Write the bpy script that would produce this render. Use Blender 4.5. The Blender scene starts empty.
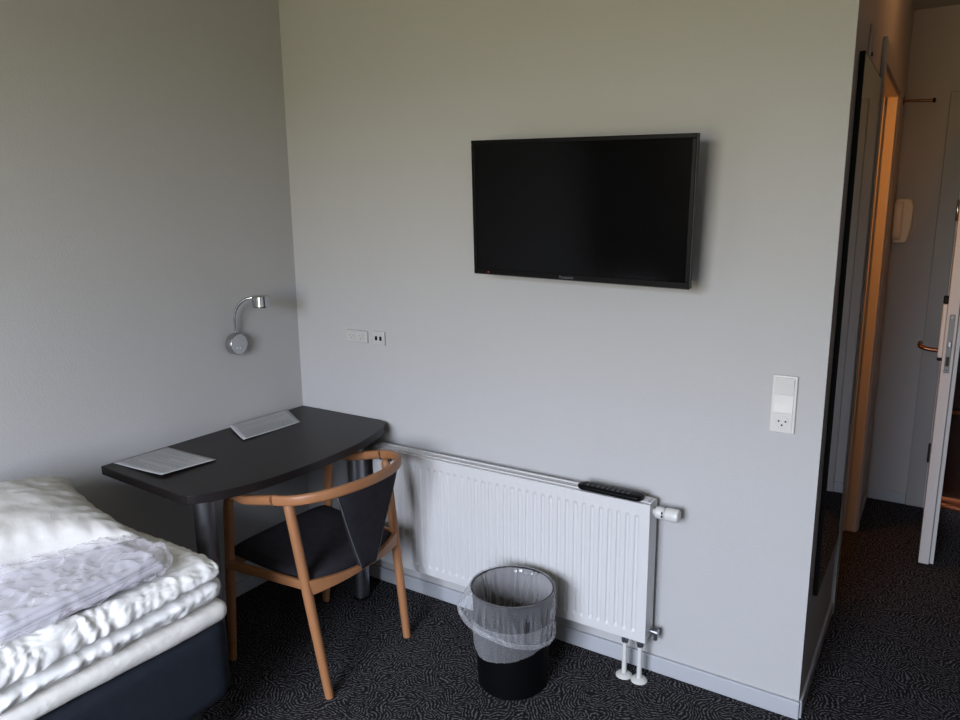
import bpy, bmesh, math, random
from mathutils import Vector, Matrix, noise
random.seed(7)
PI = math.pi
sc = bpy.context.scene

# ------------------------------------------------------------------ camera
F_PX, YAW, PITCH, ROLL = 722.96, -0.5725, 0.1989, -0.0107
def cam_axes(yaw, pitch, roll):
    fwd = Vector((math.sin(yaw)*math.cos(pitch), math.cos(yaw)*math.cos(pitch), -math.sin(pitch)))
    r0 = Vector((math.cos(yaw), -math.sin(yaw), 0)); u0 = r0.cross(fwd)
    r = r0*math.cos(roll)+u0*math.sin(roll); u = -r0*math.sin(roll)+u0*math.cos(roll)
    return r, u, fwd
r_, u_, f_ = cam_axes(YAW, PITCH, ROLL)
cd = bpy.data.cameras.new('camera'); cam = bpy.data.objects.new('camera', cd)
sc.collection.objects.link(cam)
cd.sensor_width = 36; cd.lens = 36*F_PX/960; cd.clip_start = .02
M = Matrix((( r_.x, u_.x, -f_.x, 2.3845), (r_.y, u_.y, -f_.y, -2.2218), (r_.z, u_.z, -f_.z, 1.5657), (0, 0, 0, 1)))
cam.matrix_world = M
sc.camera = cam

# ------------------------------------------------------------------ world: overcast sky over dim ground
WX0, WX1, WZ0, WZ1, WY = .96, 2.32, .80, 2.26, -3.70       # the window opening
w = bpy.data.worlds.new('sky'); sc.world = w; w.use_nodes = True
nt = w.node_tree; nt.nodes.clear()
out = nt.nodes.new('ShaderNodeOutputWorld'); bg = nt.nodes.new('ShaderNodeBackground')
tc = nt.nodes.new('ShaderNodeTexCoord'); sp = nt.nodes.new('ShaderNodeSeparateXYZ'); cr = nt.nodes.new('ShaderNodeValToRGB')
mp = nt.nodes.new('ShaderNodeMapRange'); mp.inputs['From Min'].default_value = -1; mp.inputs['From Max'].default_value = 1
nt.links.new(tc.outputs['Generated'], sp.inputs[0]); nt.links.new(sp.outputs['Z'], mp.inputs['Value'])
nt.links.new(mp.outputs[0], cr.inputs[0]); nt.links.new(cr.outputs[0], bg.inputs[0]); nt.links.new(bg.outputs[0], out.inputs[0])
e = cr.color_ramp.elements
e[0].position = 0.0; e[0].color = (.155, .140, .075, 1)
e[1].position = 1.0; e[1].color = (1.35, 1.45, 1.60, 1)
a = e.new(.49); a.color = (.25, .222, .122, 1)
a = e.new(.53); a.color = (.60, .60, .63, 1)
a = e.new(.60); a.color = (.68, .73, .88, 1)
a = e.new(.75); a.color = (1.05, 1.13, 1.30, 1)
bg.inputs[1].default_value = 9.0

def light(name, kind, loc, power, color, size=.1, rot=(0, 0, 0), size_y=None):
    ld = bpy.data.lights.new(name, kind); ld.energy = power; ld.color = color
    if kind == 'AREA':
        ld.size = size
        if size_y: ld.shape = 'RECTANGLE'; ld.size_y = size_y
    elif kind in ('POINT', 'SPOT'): ld.shadow_soft_size = size
    o = bpy.data.objects.new(name, ld); o.location = loc; o.rotation_euler = rot; sc.collection.objects.link(o); return o
po = light('window_portal', 'AREA', ((WX0+WX1)/2, WY-.02, (WZ0+WZ1)/2), 1, (1, 1, 1), WX1-WX0, (PI/2, 0, 0), WZ1-WZ0)
po.data.cycles.is_portal = True
light('bathroom_ceiling_light', 'AREA', (1.30, .65, 1.95), 3.4, (1.0, .34, .055), .25, (PI/2, 0, 0))
light('hallway_ceiling_light', 'POINT', (2.52, .95, 2.46), 0.56, (1.0, .45, .165), .04)
light('door_gap_fill', 'AREA', (3.0, 2.205, 1.98), 0.06, (1.0, .5, .2), .03)  # unseen warm fill between the two doors, shining down on the threshold

sc.view_settings.view_transform = 'Standard'; sc.view_settings.look = 'None'
sc.view_settings.exposure = 2.12; sc.view_settings.gamma = 1; sc.view_settings.use_curve_mapping = False
sc.cycles.use_denoising = True
sc.cycles.max_bounces = 10; sc.cycles.diffuse_bounces = 7; sc.cycles.glossy_bounces = 5
sc.cycles.transparent_max_bounces = 24; sc.cycles.transmission_bounces = 8
sc.cycles.sample_clamp_indirect = 4; sc.cycles.caustics_reflective = False; sc.cycles.caustics_refractive = False

# ------------------------------------------------------------------ materials
ALB = .76        # overall paint and cloth reflectance
def new_mat(name):
    m = bpy.data.materials.new(name); m.use_nodes = True
    return m, m.node_tree, m.node_tree.nodes['Principled BSDF']
def mat(name, col, rough=.5, metal=0, var=.04, vscale=6, bump=0, bscale=80, detail=3, stretch=(1, 1, 1), spec=.5, col2=None, coat=0):
    m, nt, b = new_mat(name); N = nt.nodes; L = nt.links
    tc = N.new('ShaderNodeTexCoord'); mpg = N.new('ShaderNodeMapping'); mpg.inputs['Scale'].default_value = stretch
    L.new(tc.outputs['Object'], mpg.inputs[0])
    nz = N.new('ShaderNodeTexNoise'); nz.inputs['Scale'].default_value = vscale; nz.inputs['Detail'].default_value = detail
    L.new(mpg.outputs[0], nz.inputs['Vector'])
    mx = N.new('ShaderNodeMix'); mx.data_type = 'RGBA'
    k_ = 1 if metal else ALB
    c = Vector(col[:3])*k_; c2 = Vector(col2[:3])*k_ if col2 else c*(1-var*2)
    c1 = c if col2 else c*(1+var)
    mx.inputs[6].default_value = (*c1, 1); mx.inputs[7].default_value = (*c2, 1)
    L.new(nz.outputs['Fac'], mx.inputs[0]); L.new(mx.outputs[2], b.inputs['Base Color'])
    b.inputs['Roughness'].default_value = rough; b.inputs['Metallic'].default_value = metal
    b.inputs['Specular IOR Level'].default_value = spec; b.inputs['Coat Weight'].default_value = coat
    if bump:
        nb = N.new('ShaderNodeTexNoise'); nb.inputs['Scale'].default_value = bscale; nb.inputs['Detail'].default_value = 4
        L.new(mpg.outputs[0], nb.inputs['Vector'])
        bp = N.new('ShaderNodeBump'); bp.inputs['Strength'].default_value = bump; bp.inputs['Distance'].default_value = .01
        L.new(nb.outputs['Fac'], bp.inputs['Height']); L.new(bp.outputs[0], b.inputs['Normal'])
    return m
def carpet_mat():
    m, nt, b = new_mat('carpet'); N = nt.nodes; L = nt.links
    tc = N.new('ShaderNodeTexCoord')
    nw = N.new('ShaderNodeTexNoise'); nw.inputs['Scale'].default_value = 14; nw.inputs['Detail'].default_value = 1
    L.new(tc.outputs['Object'], nw.inputs['Vector'])
    wsub = N.new('ShaderNodeVectorMath'); wsub.operation = 'MULTIPLY_ADD'; wsub.inputs[1].default_value = (.05, .05, 0)
    L.new(nw.outputs['Color'], wsub.inputs[0]); L.new(tc.outputs['Object'], wsub.inputs[2])
    fl = N.new('ShaderNodeVectorMath'); fl.operation = 'MULTIPLY'; fl.inputs[1].default_value = (1, 1, 0); L.new(wsub.outputs[0], fl.inputs[0])
    vo = N.new('ShaderNodeTexVoronoi'); vo.voronoi_dimensions = '2D'; vo.inputs['Scale'].default_value = 15; L.new(fl.outputs[0], vo.inputs['Vector'])
    off = N.new('ShaderNodeVectorMath'); off.operation = 'MULTIPLY_ADD'; off.inputs[1].default_value = (.16, .16, 0); off.inputs[2].default_value = (-.08, -.08, 0)
    L.new(vo.outputs['Color'], off.inputs[0])
    cen = N.new('ShaderNodeVectorMath'); cen.operation = 'ADD'; L.new(vo.outputs['Position'], cen.inputs[0]); L.new(off.outputs[0], cen.inputs[1])
    ds = N.new('ShaderNodeVectorMath'); ds.operation = 'DISTANCE'; L.new(fl.outputs[0], ds.inputs[0]); L.new(cen.outputs[0], ds.inputs[1])
    mu = N.new('ShaderNodeMath'); mu.operation = 'MULTIPLY'; mu.inputs[1].default_value = 600
    L.new(ds.outputs['Value'], mu.inputs[0])
    si = N.new('ShaderNodeMath'); si.operation = 'SINE'; L.new(mu.outputs[0], si.inputs[0])
    n2 = N.new('ShaderNodeTexNoise'); n2.inputs['Scale'].default_value = 110; n2.inputs['Detail'].default_value = 2
    L.new(tc.outputs['Object'], n2.inputs['Vector'])
    s2 = N.new('ShaderNodeMath'); s2.operation = 'MULTIPLY_ADD'; s2.inputs[1].default_value = 5.0; s2.inputs[2].default_value = -2.65
    L.new(n2.outputs['Fac'], s2.inputs[0])
    ad = N.new('ShaderNodeMath'); ad.operation = 'ADD'; L.new(si.outputs[0], ad.inputs[0]); L.new(s2.outputs[0], ad.inputs[1])
    cr = N.new('ShaderNodeValToRGB'); L.new(ad.outputs[0], cr.inputs[0])
    e = cr.color_ramp.elements; e[0].position = .22; e[0].color = (.0085, .0085, .010, 1); e[1].position = .9; e[1].color = (.118, .113, .122, 1)
    L.new(cr.outputs[0], b.inputs['Base Color']); b.inputs['Roughness'].default_value = .95; b.inputs['Specular IOR Level'].default_value = .12
    n3 = N.new('ShaderNodeTexNoise'); n3.inputs['Scale'].default_value = 300; L.new(tc.outputs['Object'], n3.inputs['Vector'])
    bp = N.new('ShaderNodeBump'); bp.inputs['Strength'].default_value = .5; bp.inputs['Distance'].default_value = .004
    L.new(n3.outputs['Fac'], bp.inputs['Height']); L.new(bp.outputs[0], b.inputs['Normal'])
    return m
def wood_mat(name, c1, c2, axis='X', rough=.45, scale=18, spec=.4):
    st = {'X': (.12, 1, 1), 'Y': (1, .12, 1), 'Z': (1, 1, .12)}[axis]
    return mat(name, c1, rough, 0, 0, scale, .08, 60, 5, st, spec, c2)
def film_mat(name, tint, alpha, rough=.18, edge=.55, scale=9, bump=.12):
    m, nt, b = new_mat(name); N = nt.nodes; L = nt.links
    tc = N.new('ShaderNodeTexCoord')
    nz = N.new('ShaderNodeTexNoise'); nz.inputs['Scale'].default_value = scale; nz.inputs['Detail'].default_value = 5; nz.inputs['Roughness'].default_value = .6; nz.inputs['Distortion'].default_value = .6
    L.new(tc.outputs['Object'], nz.inputs['Vector'])
    rd = N.new('ShaderNodeMath'); rd.operation = 'SUBTRACT'; rd.inputs[1].default_value = .5; L.new(nz.outputs['Fac'], rd.inputs[0])
    ab = N.new('ShaderNodeMath'); ab.operation = 'ABSOLUTE'; L.new(rd.outputs[0], ab.inputs[0])
    bp = N.new('ShaderNodeBump'); bp.inputs['Strength'].default_value = bump; bp.inputs['Distance'].default_value = .006
    L.new(ab.outputs[0], bp.inputs['Height']); L.new(bp.outputs[0], b.inputs['Normal'])
    lw = N.new('ShaderNodeLayerWeight'); lw.inputs['Blend'].default_value = .35; L.new(bp.outputs[0], lw.inputs['Normal'])
    mr = N.new('ShaderNodeMapRange'); mr.inputs['To Min'].default_value = alpha; mr.inputs['To Max'].default_value = edge
    L.new(lw.outputs['Facing'], mr.inputs['Value'])
    tr = N.new('ShaderNodeBsdfTransparent'); mixs = N.new('ShaderNodeMixShader')
    b.inputs['Base Color'].default_value = (*tint, 1); b.inputs['Roughness'].default_value = rough; b.inputs['Specular IOR Level'].default_value = .9
    L.new(mr.outputs[0], mixs.inputs[0]); L.new(tr.outputs[0], mixs.inputs[1]); L.new(b.outputs[0], mixs.inputs[2])
    L.new(mixs.outputs[0], N['Material Output'].inputs['Surface'])
    return m

MT = dict(
    wall=mat('painted_wall', (.56, .56, .56), .75, var=.012, vscale=2.5, bump=.10, bscale=160, spec=.25),
    ceiling=mat('ceiling_paint', (.62, .61, .56), .85, var=.01, spec=.2),
    base=mat('skirting_paint', (.50, .52, .56), .45, var=.01),
    carpet=carpet_mat(),
    rad=mat('radiator_enamel', (.74, .74, .74), .28, var=.005),
    rad_in=mat('radiator_inner', (.42, .42, .40), .5),
    white=mat('white_plastic', (.74, .74, .71), .35, var=.01),
    cream=mat('cream_plastic', (1.0, .88, .68), .45, var=.01),
    black=mat('black_plastic', (.004, .004, .0045), .4, var=.1, spec=.10),
    screen=mat('screen_glass', (.003, .0028, .003), .12, var=.1, spec=.10),
    grey_print=mat('grey_print', (.10, .10, .105), .4),
    rubber=mat('dark_rubber', (.02, .02, .02), .7),
    chrome=mat('chrome', (.50, .51, .53), .18, 1, var=.02),
    steel=mat('brushed_steel', (.36, .37, .40), .34, 1, var=.05, stretch=(8, 8, .3)),
    dark_steel=mat('dull_dark_steel', (.17, .175, .18), .5, .6, var=.05),
    brass=mat('aged_copper', (.22, .10, .055), .32, 1, var=.1),
    desk=mat('desk_laminate', (.016, .0125, .012), .40, var=.1, vscale=20, stretch=(1, .1, 1), bump=.03, spec=.28),
    wood=wood_mat('beech_wood', (.44, .205, .092), (.34, .145, .060), 'Z'),
    fabric=mat('charcoal_fabric', (.032, .030, .038), .9, var=.25, vscale=35, bump=.35, bscale=420, spec=.15),
    piping=mat('grey_piping', (.12, .12, .13), .7),
    navy=mat('navy_fabric', (.022, .027, .038), .92, var=.12, vscale=40, bump=.3, bscale=500, spec=.1),
    topper=mat('cream_cotton', (.96, .94, .89), .9, var=.04, vscale=12, bump=.25, bscale=60, spec=.1),
    cotton=mat('white_cotton', (.99, .99, .975), .85, var=.02, vscale=10, bump=.30, bscale=28, spec=.15),
    pillow=mat('pillow_cotton', (.76, .75, .72), .85, var=.03, vscale=10, bump=.30, bscale=24, spec=.15),
    linen=mat('folded_linen', (.74, .73, .80), .8, var=.03, vscale=14, bump=.2, bscale=40, spec=.2),
    red=mat('red_tag', (.6, .05, .03), .6),
    socket=mat('socket_plastic', (.60, .60, .58), .4, var=.01),
    paper=mat('paper', (.56, .57, .58), .6, var=.01),
    ink=mat('ink', (.30, .31, .33), .7),
    film=film_mat('clear_film', (.85, .84, .92), .10, .09, .6, 22),
    bag=film_mat('bin_bag_film', (.66, .67, .70), .075, .13, .48, 9),
    bag_in=film_mat('bin_bag_inner_film', (.66, .66, .69), .30, .16, .70, 13),
    bin=mat('black_bin_plastic', (.003, .003, .0036), .45, spec=.12),
    mirror=mat('mirror_glass', (.80, .82, .83), .015, 1, var=0),
    mirror_edge=mat('mirror_edge_black', (.004, .004, .004), .8, var=.1, spec=.08),
    door=mat('door_paint', (.70, .69, .67), .4, var=.01),
    door_edge=mat('door_edge_lining', (.40, .40, .40), .5),
    casing=mat('casing_paint', (.42, .41, .40), .5, var=.01),
    brown=wood_mat('brown_stained_wood', (.055, .018, .008), (.030, .010, .005), 'Z', .35),
    orange=wood_mat('varnished_threshold', (.50, .15, .05), (.36, .10, .03), 'X', .3),
    lining=mat('warm_white_paint', (.60, .55, .48), .5, var=.01),
)

# ------------------------------------------------------------------ mesh helpers
COL = sc.collection
def mesh_obj(name, bm, m, parent=None, smooth=False, bevel=0, loc=None, auto=None):
    bmesh.ops.recalc_face_normals(bm, faces=bm.faces)
    me = bpy.data.meshes.new(name); bm.to_mesh(me); bm.free()
    o = bpy.data.objects.new(name, me); COL.objects.link(o)
    for mm in (m if isinstance(m, (list, tuple)) else [m]): me.materials.append(mm)
    if smooth:
        for p in me.polygons: p.use_smooth = True
        if auto:
            me.set_sharp_from_angle(angle=math.radians(auto))
    if bevel:
        bv = o.modifiers.new('bevel', 'BEVEL'); bv.width = bevel; bv.segments = 3; bv.limit_method = 'ANGLE'
    if parent: o.parent = parent
    if loc: o.location = loc
    return o
def box(bm, x0, x1, y0, y1, z0, z1, mi=0, mtx=None):
    v = [bm.verts.new((x, y, z)) for x in (x0, x1) for y in (y0, y1) for z in (z0, z1)]
    if mtx: 
        for q in v: q.co = mtx @ q.co
    fs = [(0, 1, 3, 2), (4, 6, 7, 5), (0, 4, 5, 1), (2, 3, 7, 6), (0, 2, 6, 4), (1, 5, 7, 3)]
    for f in fs:
        ff = bm.faces.new([v[i] for i in f]); ff.material_index = mi
def boxes(*bs):
    bm = bmesh.new()
    for b in bs: box(bm, *b)
    return bm
def prism(bm, pts, z0, z1):
    a = [bm.verts.new((x, y, z0)) for x, y in pts]; b = [bm.verts.new((x, y, z1)) for x, y in pts]
    n = len(pts); bm.faces.new(a[::-1]); bm.faces.new(b)
    for i in range(n): bm.faces.new((a[i], a[(i+1) % n], b[(i+1) % n], b[i]))
def frame_of(t, up=Vector((0, 0, 1))):
    t = t.normalized()
    if abs(t.dot(up)) > .95: up = Vector((0, 1, 0)) if abs(t.y) < .9 else Vector((1, 0, 0))
    s = t.cross(up).normalized(); return s, s.cross(t).normalized()
def sweep(bm, pts, w, h=None, n=12, power=2.0, side=None, caps=True, scale=None):
    """sweep a superellipse section (w across, h along the up vector) along pts"""
    pts = [Vector(p) for p in pts]; h = h if h is not None else w; rings = []
    s = None
    for i, p in enumerate(pts):
        t = (pts[min(i+1, len(pts)-1)]-pts[max(i-1, 0)]).normalized()
        if side is not None: s = Vector(side); s = (s-t*s.dot(t)).normalized()
        elif s is None: s, _ = frame_of(t)
        else: s = (s-t*s.dot(t)).normalized()
        u = s.cross(t)
        k = scale[i] if scale else 1
        ring = []
        for j in range(n):
            a = 2*PI*(j+.5)/n; c, d = math.cos(a), math.sin(a)
            cx = math.copysign(abs(c)**(2/power), c); dy = math.copysign(abs(d)**(2/power), d)
            ring.append(bm.verts.new(p+s*cx*w/2*k+u*dy*h/2*k))
        rings.append(ring)
    for a, b in zip(rings, rings[1:]):
        for j in range(n): bm.faces.new((a[j], a[(j+1) % n], b[(j+1) % n], b[j]))
    if caps: bm.faces.new(rings[0][::-1]); bm.faces.new(rings[-1])
    return rings
def lathe(bm, prof, c=(0, 0, 0), axis='Z', n=32, caps=True, mi=0):
    c = Vector(c); rings = []
    for r, z in prof:
        ring = []
        for j in range(n):
            a = 2*PI*j/n; x, y = r*math.cos(a), r*math.sin(a)
            v = {'Z': Vector((x, y, z)), 'X': Vector((z, x, y)), 'Y': Vector((x, z, y))}[axis]
            ring.append(bm.verts.new(c+v))
        rings.append(ring)
    for a, b in zip(rings, rings[1:]):
        for j in range(n): bm.faces.new((a[j], a[(j+1) % n], b[(j+1) % n], b[j])).material_index = mi
    if caps:
        bm.faces.new(rings[0][::-1]).material_index = mi; bm.faces.new(rings[-1]).material_index = mi
def catmull(P, n=10):
    P = [Vector(p) for p in P]; P = [2*P[0]-P[1]]+P+[2*P[-1]-P[-2]]; o = []
    for i in range(1, len(P)-2):
        a, b, c, d = P[i-1:i+3]
        for k in range(n):
            t = k/n; o.append(.5*((2*b)+(c-a)*t+(2*a-5*b+4*c-d)*t*t+(3*b-a-3*c+d)*t**3))
    o.append(P[-2]); return o
def empty(name, loc=(0, 0, 0), rz=0):
    o = bpy.data.objects.new(name, None); o.location = loc; o.rotation_euler = (0, 0, rz); o.empty_display_size = .05
    COL.objects.link(o); return o
def tag(o, label, cat, group=None, kind=None):
    o['label'] = label; o['category'] = cat
    if group: o['group'] = group
    if kind: o['kind'] = kind
    return o
def struct(o, label=None):
    o['kind'] = 'structure'
    if label: o['label'] = label
    return o
def keep(o, parent):            # parent an object built in world coordinates to an Empty at the thing's base
    o.parent = parent
    o.matrix_parent_inverse = Matrix.Translation(-Vector(parent.location)) if not any(parent.rotation_euler) else parent.matrix_basis.inverted()
    return o

# ------------------------------------------------------------------ the room
L = 2.127; XR = 3.35; YE = 2.13; ZC = 2.52; WT = .107
OX = 2.405                       # left side of the entrance opening
struct(mesh_obj('floor', boxes((-.1, XR+.1, WY-.1, YE+.5, -.08, 0)), MT['carpet']), 'charcoal carpet with a fine light squiggle pattern')
struct(mesh_obj('ceiling', boxes((-.1, XR+.1, WY-.1, YE+.5, ZC, ZC+.08)), MT['ceiling']))
struct(mesh_obj('wall_left', boxes((-.1, 0, WY-.1, .1, 0, ZC)), MT['wall']))
struct(mesh_obj('wall_back', boxes((0, L, 0, .1, 0, ZC)), MT['wall']))
DY0, DY1, DZ = .785, 1.600, 2.065   # bathroom doorway in the hallway wall
struct(mesh_obj('wall_hallway', boxes((L-WT, L, .1, DY0, 0, ZC), (L-WT, L, DY1, YE, 0, ZC), (L-WT, L, DY0, DY1, DZ, ZC)), MT['wall']))
struct(mesh_obj('wall_end', boxes((.75, OX, YE, YE+.1, 0, ZC), (OX, 3.25, YE, YE+.1, 2.09, ZC), (3.25, XR+.1, YE, YE+.1, 0, ZC)), MT['wall']))
struct(mesh_obj('wall_bathroom', boxes((.75, .85, .1, YE, 0, ZC)), MT['lining']))
struct(mesh_obj('wall_right', boxes((XR, XR+.1, WY-.1, -.9, 0, ZC)), MT['wall']))
struct(mesh_obj('wall_right_bounce_cut', boxes((XR-.02, XR+.1, -.9, YE, 0, ZC)), MT['brown']))  # unseen hall side, made dark brown to cut bounce light in the hallway
struct(mesh_obj('wall_front', boxes((0, WX0, WY-.1, WY, 0, ZC), (WX1, XR, WY-.1, WY, 0, ZC), (WX0, WX1, WY-.1, WY, 0, WZ0), (WX0, WX1, WY-.1, WY, WZ1, ZC)), MT['wall']))
# skirting boards with a small chamfered top
def skirting(name, x0, x1, y0, y1, h=.061):
    return struct(mesh_obj(name, boxes((x0, x1, y0, y1, 0, h)), MT['base'], bevel=.004))
skirting('baseboard_back', 0.0, L+.004, -.013, 0)
skirting('baseboard_left', 0, .013, WY, -.013)
skirting('baseboard_hallway', L, L+.010, 0.0, .70)
skirting('baseboard_hallway_end', L, L+.010, 1.685, YE-.013)
skirting('baseboard_end', L, 2.318, YE-.013, YE)
skirting('baseboard_right', XR-.013, XR, WY, -.9)
# window frame (behind the camera, lets the daylight in)
wf = struct(mesh_obj('window_1', boxes((WX0, WX0+.05, WY-.08, WY-.03, WZ0, WZ1), (WX1-.05, WX1, WY-.08, WY-.03, WZ0, WZ1),
    (WX0+.05, WX1-.05, WY-.08, WY-.03, WZ0, WZ0+.05), (WX0+.05, WX1-.05, WY-.08, WY-.03, WZ1-.05, WZ1), ), MT['white'], bevel=.004))
# bathroom doorway lining and casings
def casing(bm, x, y0, y1, z1, w=.075, t=.014):
    box(bm, x, x+t, y0-w, y0, 0, z1+w); box(bm, x, x+t, y1, y1+w, 0, z1+w); box(bm, x, x+t, y0, y1, z1, z1+w)
bm = bmesh.new(); casing(bm, L, DY0, DY1, DZ)
struct(mesh_obj('trim_1', bm, MT['casing'], bevel=.004))
bm = bmesh.new()
box(bm, L-WT-.01, L+.004, DY0, DY0+.012, 0, DZ); box(bm, L-WT-.01, L+.004, DY1-.012, DY1, 0, DZ); box(bm, L-WT-.01, L+.004, DY0+.012, DY1-.012, DZ-.012, DZ)
box(bm, L-.07, L-.045, DY1-.024, DY1-.012, 0, DZ-.012)
struct(mesh_obj('trim_2', bm, MT['lining'], bevel=.002))
# entrance doorway casing + lining
bm = bmesh.new()
box(bm, 2.318, 2.400, YE-.018, YE, 0, 2.125); box(bm, 3.255, 3.337, YE-.018, YE, 0, 2.125); box(bm, 2.400, 3.255, YE-.018, YE, 2.09, 2.125)
struct(mesh_obj('trim_3', bm, MT['casing'], bevel=.004))
bm = bmesh.new()
box(bm, 2.400, 2.414, YE-.018, YE+.1, 0, 2.09); box(bm, 3.241, 3.255, YE-.018, YE+.1, 0, 2.09); box(bm, 2.414, 3.241, YE, YE+.1, 2.076, 2.09)
struct(mesh_obj('trim_4', bm, MT['door']))
# entrance leaf standing open, its lock edge towards us
door = struct(empty('door_1', (2.405, YE-.02, 0)), 'white entrance door standing open with its lock edge facing the room')
LY0 = 1.36; LY1 = YE-.022; LX = 2.405
leaf = bmesh.new(); box(leaf, LX, LX+.040, LY0, LY1, .012, 2.07); box(leaf, LX+.044, LX+.058, LY0+.014, LY1, .012, 2.055)
keep(mesh_obj('leaf', leaf, MT['door'], bevel=.0015), door)
keep(mesh_obj('edge_seal', boxes((LX+.040, LX+.044, LY0+.020, LY1, .012, 2.055)), MT['door_edge']), door)
fe = keep(mesh_obj('lock_faceplate', boxes((LX+.010, LX+.030, LY0-.002, LY0+.001, .885, 1.135)), MT['dark_steel'], bevel=.0009), door)
bm = boxes((LX+.014, LX+.027, LY0-.012, LY0-.001, .995, 1.022)); keep(mesh_obj('latch_bolt', bm, MT['steel'], bevel=.003), door)
bm = boxes((LX+.014, LX+.026, LY0-.0025, LY0-.001, .915, .955)); keep(mesh_obj('dead_bolt', bm, MT['rubber']), door)
bm = bmesh.new()
for z in (.897, 1.122): lathe(bm, [(.004, -.0035), (.004, -.001)], (LX+.020, LY0, z), 'Y', 12)
keep(mesh_obj('screw', bm, MT['chrome']), door)
plate = keep(mesh_obj('lock_plate', boxes((LX-.018, LX, LY0+.015, LY0+.060, .945, 1.175)), MT['white'], bevel=.005), door)
keep(mesh_obj('lock_cap', boxes((LX-.019, LX, LY0+.014, LY0+.061, 1.176, 1.208)), MT['black'], bevel=.005), door)
keep(mesh_obj('lock_foot', boxes((LX-.019, LX, LY0+.014, LY0+.061, .932, .944)), MT['black'], bevel=.004), door)
bm = bmesh.new(); sweep(bm, catmull([(LX-.02, LY0+.045, .972), (LX-.055, LY0+.045, .975), (LX-.078, LY0+.050, .981), (LX-.088, LY0+.075, .983), (LX-.088, LY0+.16, .983)], 6), .018, .018, 12)
keep(mesh_obj('door_handle', bm, MT['brass'], smooth=True, auto=50), door)
bm = bmesh.new(); sweep(bm, catmull([(LX+.055, LY0+.045, .972), (LX+.095, LY0+.045, .972), (LX+.112, LY0+.06, .972), (LX+.115, LY0+.15, .972)], 6), .018, .018, 12)
box(bm, LX+.056, LX+.066, LY0+.025, LY0+.065, .87, 1.02)
keep(mesh_obj('outer_door_handle', bm, MT['black'], smooth=True, auto=40), door)
for z, mm in ((.31, 'rubber'), (1.56, 'chrome')):
    bm = bmesh.new(); lathe(bm, [(.004, -.052), (.007, -.048), (.007, .048), (.004, .052)], (LX-.004, YE-.026, z), 'Z', 14)
    o = keep(mesh_obj('hinge', bm, MT[mm], smooth=True, auto=40), door)
    if mm == 'chrome': o['label'] = 'shiny chrome hinge barrel'
# brown panelled outer door and its varnished threshold
d2 = struct(empty('door_2', (2.85, YE+.14, 0)), 'dark brown panelled outer door seen past the open leaf')
bm = boxes((2.40, 3.26, YE+.12, YE+.16, 0, 2.12)); keep(mesh_obj('leaf', bm, MT['brown']), d2)
for z0, z1 in ((.10, .49), (.53, .74), (.80, 1.95)):
    keep(mesh_obj('door_panel', boxes((2.425, 3.20, YE+.110, YE+.121, z0, z1)), MT['brown'], bevel=.006), d2)
keep(mesh_obj('rail_moulding', boxes((2.414, 3.241, YE+.098, YE+.121, .503, .517)), MT['orange'], bevel=.003), d2)
bm = boxes((2.414, 3.241, YE+.02, YE+.12, 0, .014), (2.414, 3.241, YE+.07, YE+.12, .014, .036))
struct(mesh_obj('threshold', bm, MT['orange'], bevel=.003), 'orange varnished wooden threshold')

# ------------------------------------------------------------------ mirror on the hallway wall
mr = tag(empty('wall_mirror', (L, .36, .37)), 'tall narrow frameless mirror with black edges on the hallway wall beside the corner', 'mirror')
keep(mesh_obj('backing', boxes((L+.001, L+.015, .100, .610, .375, 1.99)), MT['mirror_edge']), mr)
bm = bmesh.new(); bm.faces.new([bm.verts.new(v) for v in ((L+.0153, .103, .378), (L+.0153, .607, .378), (L+.0153, .607, 1.987), (L+.0153, .103, 1.987))]); keep(mesh_obj('mirror_glass', bm, MT['mirror']), mr)
hb = boxes((L+.001, L+.006, .30, .40, 1.985, 2.10)); keep(mesh_obj('hanging_bracket', hb, MT['casing'], bevel=.002), mr)
bm = bmesh.new(); lathe(bm, [(.006, .0), (.006, .008)], (L+.002, .335, 2.02), 'X', 12); keep(mesh_obj('screw', bm, MT['rubber']), mr)

# coat hook rod and wall telephone in the hallway
ck = tag(empty('coat_rod', (L, 2.0, 2.08)), 'short dark copper coat rod projecting from the hallway wall beyond the bathroom doorway', 'coat hook')
bm = bmesh.new(); sweep(bm, [(L+.003, 2.0, 2.083), (L+.128, 2.0, 2.076)], .013, .013, 14); keep(mesh_obj('rod', bm, MT['brass'], smooth=True, auto=50), ck)
bm = bmesh.new(); lathe(bm, [(.009, 0), (.011, .003), (.011, .010), (.008, .013)], (L+.122, 2.0, 2.0765), 'X', 16); keep(mesh_obj('end_knob', bm, MT['black'], smooth=True, auto=50), ck)
bm = bmesh.new(); lathe(bm, [(.020, 0), (.020, .004)], (L+.0005, 2.0, 2.083), 'X', 20); keep(mesh_obj('wall_plate', bm, MT['brass']), ck)
ph = tag(empty('wall_telephone', (2.165, YE, 1.40)), 'cream wall telephone handset mounted at the dark end of the hallway', 'telephone')
bm = bmesh.new()
prism(bm, [(2.132, 1.41), (2.138, 1.400), (2.190, 1.400), (2.198, 1.412), (2.212, 1.48), (2.213, 1.58), (2.205, 1.612), (2.192, 1.620), (2.140, 1.620), (2.132, 1.61)], 0, .045)
for v in bm.verts: v.co = Vector((v.co.x, YE-.002-v.co.z, v.co.y))
keep(mesh_obj('body', bm, MT['cream'], bevel=.008), ph)
bm = bmesh.new(); sweep(bm, catmull([(2.150, YE-.052, 1.425), (2.150, YE-.066, 1.445), (2.150, YE-.072, 1.51), (2.150, YE-.066, 1.575), (2.150, YE-.052, 1.598)], 6), .042, .022, 14, 3)
keep(mesh_obj('handset', bm, MT['cream'], smooth=True, auto=50), ph)
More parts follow.
